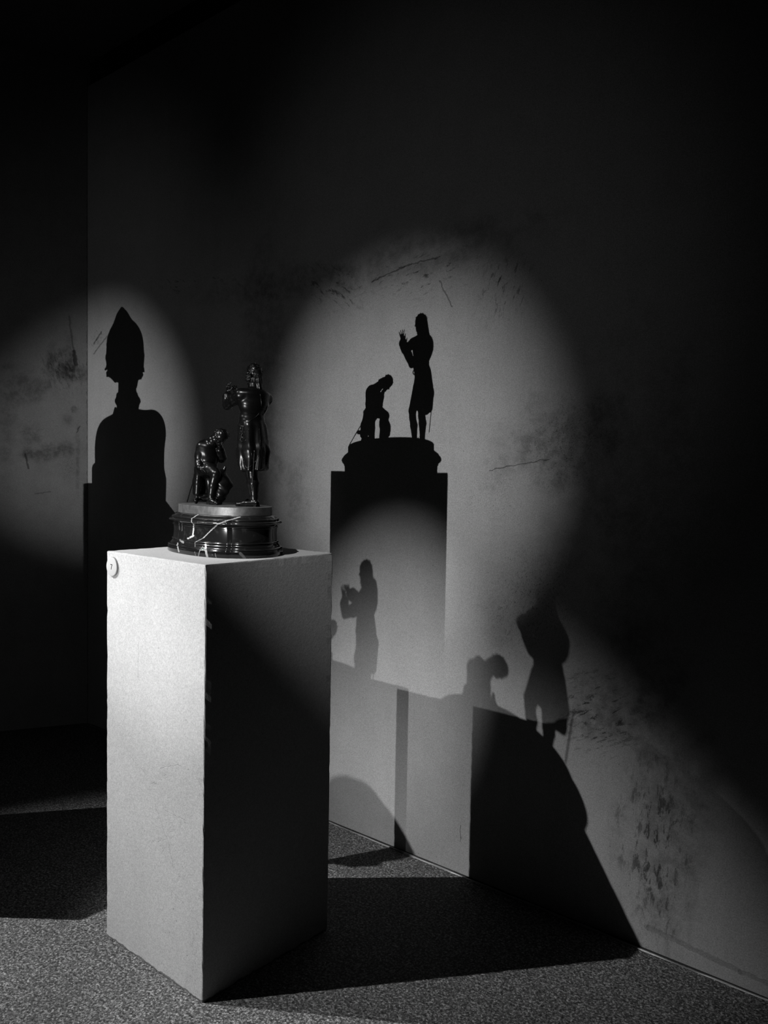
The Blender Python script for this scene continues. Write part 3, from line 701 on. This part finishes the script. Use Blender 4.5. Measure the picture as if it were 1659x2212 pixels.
# left leg: knee lower, shin back, toe on the plate
s.chain([((-2.145,-0.842,1.492),0.0205), ((-2.142,-0.834,1.455),0.0160), ((-2.140,-0.832,1.412),0.0135)], k=0.006)
s.chain([((-2.142,-0.832,1.412),0.0135), ((-2.165,-0.843,1.410),0.0125), ((-2.178,-0.852,1.410),0.0095)], k=0.005)
s.chain([((-2.178,-0.853,1.410),0.0095), ((-2.182,-0.862,1.400),0.0085), ((-2.174,-0.868,1.396),0.0070)], k=0.004)
s.fn((-2.225,-0.93,1.383),(-2.025,-0.755,ZP), lambda x,y,z: np.clip(ZP-0.0008-z,0,None)*4)
km = link('kneeling_man', s.mesh('kneeling_man'), M_BRONZE); keep(km, stat)
km['label'] = 'kneeling man with bowed head resting on his hand'
h = Sculpt((-2.15,-0.93,1.47), (-2.03,-0.79,1.62), 0.00065)
hand(h, (-2.124,-0.884,1.503), (1,0.1,-0.25), (0,0.3,-1), (0,1,0), 0.034, 0.5)
hand(h, (-2.092,-0.838,1.576), (0.55,-0.25,0.75), (-0.3,-0.8,0), (1,0,0), 0.032, 0.7)
add_mesh(km, h.mesh('hand'))
c = Sculpt((-2.235,-0.935,1.395), (-2.055,-0.765,1.625), VOX)
c.ell((-2.138,-0.849,1.568),(0.0345,0.0365,0.031),rot=(0,0.35,0),k=0.012)
c.ell((-2.137,-0.849,1.535),(0.0350,0.0335,0.036),k=0.014)
c.ell((-2.146,-0.850,1.500),(0.0340,0.0360,0.024),k=0.010)
c.chain([((-2.125,-0.849,1.584),0.020), ((-2.110,-0.850,1.593),0.0172)], k=0.005)
c.chain([((-2.142,-0.871,1.572),0.0172), ((-2.145,-0.876,1.545),0.0155), ((-2.146,-0.877,1.528),0.0142)], k=0.006)
c.chain([((-2.146,-0.877,1.528),0.0140), ((-2.141,-0.880,1.518),0.0140), ((-2.134,-0.883,1.510),0.0134)], k=0.003)
c.chain([((-2.122,-0.829,1.582),0.0178), ((-2.112,-0.822,1.555),0.0162), ((-2.108,-0.816,1.537),0.0145)], k=0.006)
c.chain([((-2.108,-0.816,1.537),0.0142), ((-2.104,-0.824,1.552),0.0138), ((-2.099,-0.831,1.564),0.0130)], k=0.003)
# coat tails falling behind to the plate
for (x0,y0,x1,y1,r0,r1,zb) in ((-2.158,-0.868,-2.172,-0.866,0.015,0.0105,1.425),(-2.160,-0.852,-2.180,-0.850,0.015,0.0110,1.428),(-2.158,-0.836,-2.178,-0.834,0.015,0.0105,1.430),(-2.150,-0.874,-2.158,-0.872,0.013,0.0090,1.425)):
    c.chain([((x0,y0,1.505),r0), ((x1,y1,1.460),(r0+r1)/2), ((x1-0.004,y1,zb),r1)], k=0.007)
c.ell((-2.200,-0.852,1.437),(0.013,0.008,0.008),k=0.004)
c.fn((-2.24,-0.94,1.39),(-2.05,-0.76,1.63), lambda x,y,z: 0.0013*np.clip((1.50-z)/0.05,0,1)*np.sin(np.arctan2(y+0.85,x+2.12)*9+z*20)+0.0003*np.clip((z-1.50)/0.02,0,1)*np.sin(z*260+x*110-y*90))
link('coat', c.mesh('coat'), M_BRONZE, km)
# cloak bunched beside the raised knee
k_ = Sculpt((-2.13,-0.88,1.383), (-2.03,-0.745,1.53), VOX)
k_.ell((-2.085,-0.838,1.470),(0.022,0.022,0.032),k=0.010)
k_.ell((-2.072,-0.828,1.450),(0.017,0.020,0.028),k=0.010)
k_.ell((-2.082,-0.838,1.430),(0.018,0.020,0.030),k=0.010)
k_.ell((-2.066,-0.818,1.452),(0.010,0.010,0.012),k=0.006)
k_.cap((-2.086,-0.845,1.397),(-2.088,-0.845,1.405),0.013,0.018,0.008)
k_.cap((-2.080,-0.832,1.490),(-2.076,-0.828,1.510),0.008,0.002,0.006)
k_.fn((-2.13,-0.88,1.38),(-2.03,-0.745,1.53), lambda x,y,z: 0.0016*np.sin(z*190+x*110)*np.cos(y*140)+np.clip(ZP-0.0008-z,0,None)*4)
link('cloak', k_.mesh('cloak'), M_BRONZE, km)
# hair
g = Sculpt((-2.125,-0.895,1.565), (-2.035,-0.805,1.650), 0.0008)
hc = KP(-0.003,0,0.007); dn = KP(1,0,0)-KP(0,0,0); du = KP(0,0,1)-KP(0,0,0)
g.ell(hc, (0.0228,0.0218,0.0228), k=0.004)
fc = KP(0.024,0,-0.008); g.ell(fc, (0.020,0.026,0.020), k=0.005, op='s')
for i in range(80):
    th = rw.uniform(0, 2*math.pi); ph = rw.uniform(-0.8, 1.5)
    d = V3(math.cos(ph)*math.cos(th), math.cos(ph)*math.sin(th), math.sin(ph))
    if d@(dn/np.linalg.norm(dn)) > 0.45: continue
    p = hc+d*0.0222; g.cap(p, p+V3(rw.uniform(-1,1),rw.uniform(-1,1),rw.uniform(-1,1))*0.004, rw.uniform(0.0013,0.0020), 0.0012, 0.0012)
g.chain([(KP(-0.016,0,0.004),0.009), (KP(-0.026,0,-0.006),0.007), (KP(-0.034,-0.003,-0.022),0.005)], k=0.004)
link('hair', g.mesh('hair'), M_HAIR, km)
tube('belt', around(1.507,0.035,0.0365,-2.145,-0.850), 0.0020, M_HAIR, km, True, 4)
tube('sword', [(-2.160,-0.872,1.490),(-2.200,-0.866,1.445),(-2.246,-0.850,ZP+0.003)], 0.0019, M_BRONZE, km, False, 4)
bm = bmesh.new(); bmesh.ops.create_cube(bm, size=1)
for v in bm.verts: v.co = Vector((-2.078+v.co.x*0.008, -0.870+v.co.y*0.012, ZP+0.0200+v.co.z*0.003))
bmesh.ops.bevel(bm, geom=list(bm.edges), offset=0.0008, segments=2, affect='EDGES')
bm_obj('shoe_buckle', bm, M_HAIR, km)

# ================================================================== bust on the other pedestal (seen by its shadow)
bu = empty('bust', (-3.46, -1.46, 1.03))
tag(bu, 'bust with a tall pointed cap, throwing the large head shadow on the wall', 'bust')
by = -1.46
b = Sculpt((-3.80,-1.66,1.025), (-3.15,-1.26,1.54), 0.004)
b.chain([((-3.462,by,1.30),0.075), ((-3.462,by,1.40),0.070), ((-3.466,by,1.50),0.062)], k=0.03)
b.ell((-3.440,by,1.312),(0.215,0.105,0.064),rot=(0,-0.05,0),k=0.03)
for xx, zz in ((-3.632,1.272),(-3.272,1.318)): b.ell((xx,by,zz),(0.066,0.085,0.058),k=0.04)
b.box((-3.430,by,1.20),(0.218,0.100,0.150),rd=0.07,k=0.05)
b.ell((-3.430,by-0.05,1.24),(0.17,0.075,0.13),k=0.05)
b.chain([((-3.622,by,1.285),0.050), ((-3.640,by,1.22),0.060), ((-3.664,by,1.10),0.058)], k=0.04)
b.box((-3.460,by,1.09),(0.250,0.105,0.064),rd=0.03,k=0.03)
b.fn((-3.80,-1.66,1.02),(-3.15,-1.26,1.06), lambda x,y,z: np.clip(1.034-z,0,None)*3)
for q in (-1,1):      # lapels
    b.chain([((-3.462+q*0.060,by-0.085,1.375),0.010), ((-3.455+q*0.085,by-0.115,1.30),0.012), ((-3.450+q*0.020,by-0.125,1.18),0.010)], k=0.012)
keep(link('torso', b.mesh('torso'), M_BUST), bu)
b = Sculpt((-3.60,-1.60,1.36), (-3.33,-1.33,1.50), 0.003)
b.ell((-3.462,by,1.43),(0.090,0.078,0.046),k=0.012)
b.fn((-3.6,-1.6,1.36),(-3.33,-1.33,1.5), lambda x,y,z: 0.003*np.sin(z*210+x*30))
keep(link('neck_cloth', b.mesh('neck_cloth'), M_BUST), bu)
# head modelled small, then enlarged
b = Sculpt((-0.035,-0.035,-0.040), (0.035,0.035,0.040), 0.0011)
head(b, (0,0,0), (0,-1,0), (0,0,1), 1.0)
b.chain([((0,0.004,-0.010),0.013), ((0,0.004,-0.034),0.013)], k=0.006)
me = b.mesh('head'); me.transform(Matrix.Translation((-3.470,by,1.598)) @ Matrix.Scale(3.75, 4)); me.update()
keep(link('head', me, M_BUST), bu)
# wig and pointed cap, both cut away in front of the face
b = Sculpt((-3.66,-1.61,1.50), (-3.32,-1.31,1.84), 0.003)
b.ell((-3.487,by+0.010,1.655),(0.134,0.112,0.114),k=0.03)
b.ell((-3.489,by+0.015,1.605),(0.138,0.100,0.068),k=0.03)
b.chain([((-3.495,by,1.700),0.103), ((-3.500,by,1.755),0.052), ((-3.505,by,1.808),0.009)], k=0.03)
b.ell((-3.476,by+0.030,1.575),(0.112,0.070,0.066),k=0.02)
b.chain([((-3.470,by+0.03,1.56),0.075), ((-3.468,by+0.03,1.52),0.066)], k=0.02)
b.chain([((-3.585,by+0.01,1.560),0.028), ((-3.560,by+0.01,1.528),0.013)], k=0.02)
b.chain([((-3.385,by+0.01,1.570),0.028), ((-3.392,by+0.01,1.540),0.016)], k=0.02)
rb = random.Random(4)
for i in range(70):
    t_ = rb.uniform(0, 2*math.pi); z_ = rb.uniform(1.55, 1.63)
    p_ = V3(-3.488+0.134*math.cos(t_), by+0.012+0.104*math.sin(t_), z_)
    if math.sin(t_) < -0.6: continue
    b.cap(p_, p_+V3(rb.uniform(-1,1),rb.uniform(-1,1),-0.6)*0.012, rb.uniform(0.006,0.011), 0.005, 0.006)
b.box((-3.470,by-0.115,1.555),(0.068,0.085,0.085),rd=0.03,k=0.01,op='s')
b.chain([((-3.590,by-0.060,1.655),0.012), ((-3.530,by-0.100,1.668),0.013), ((-3.470,by-0.112,1.675),0.013), ((-3.410,by-0.095,1.668),0.012), ((-3.365,by-0.050,1.655),0.011)], k=0.008)
keep(link('cap', b.mesh('cap'), M_BUST), bu)
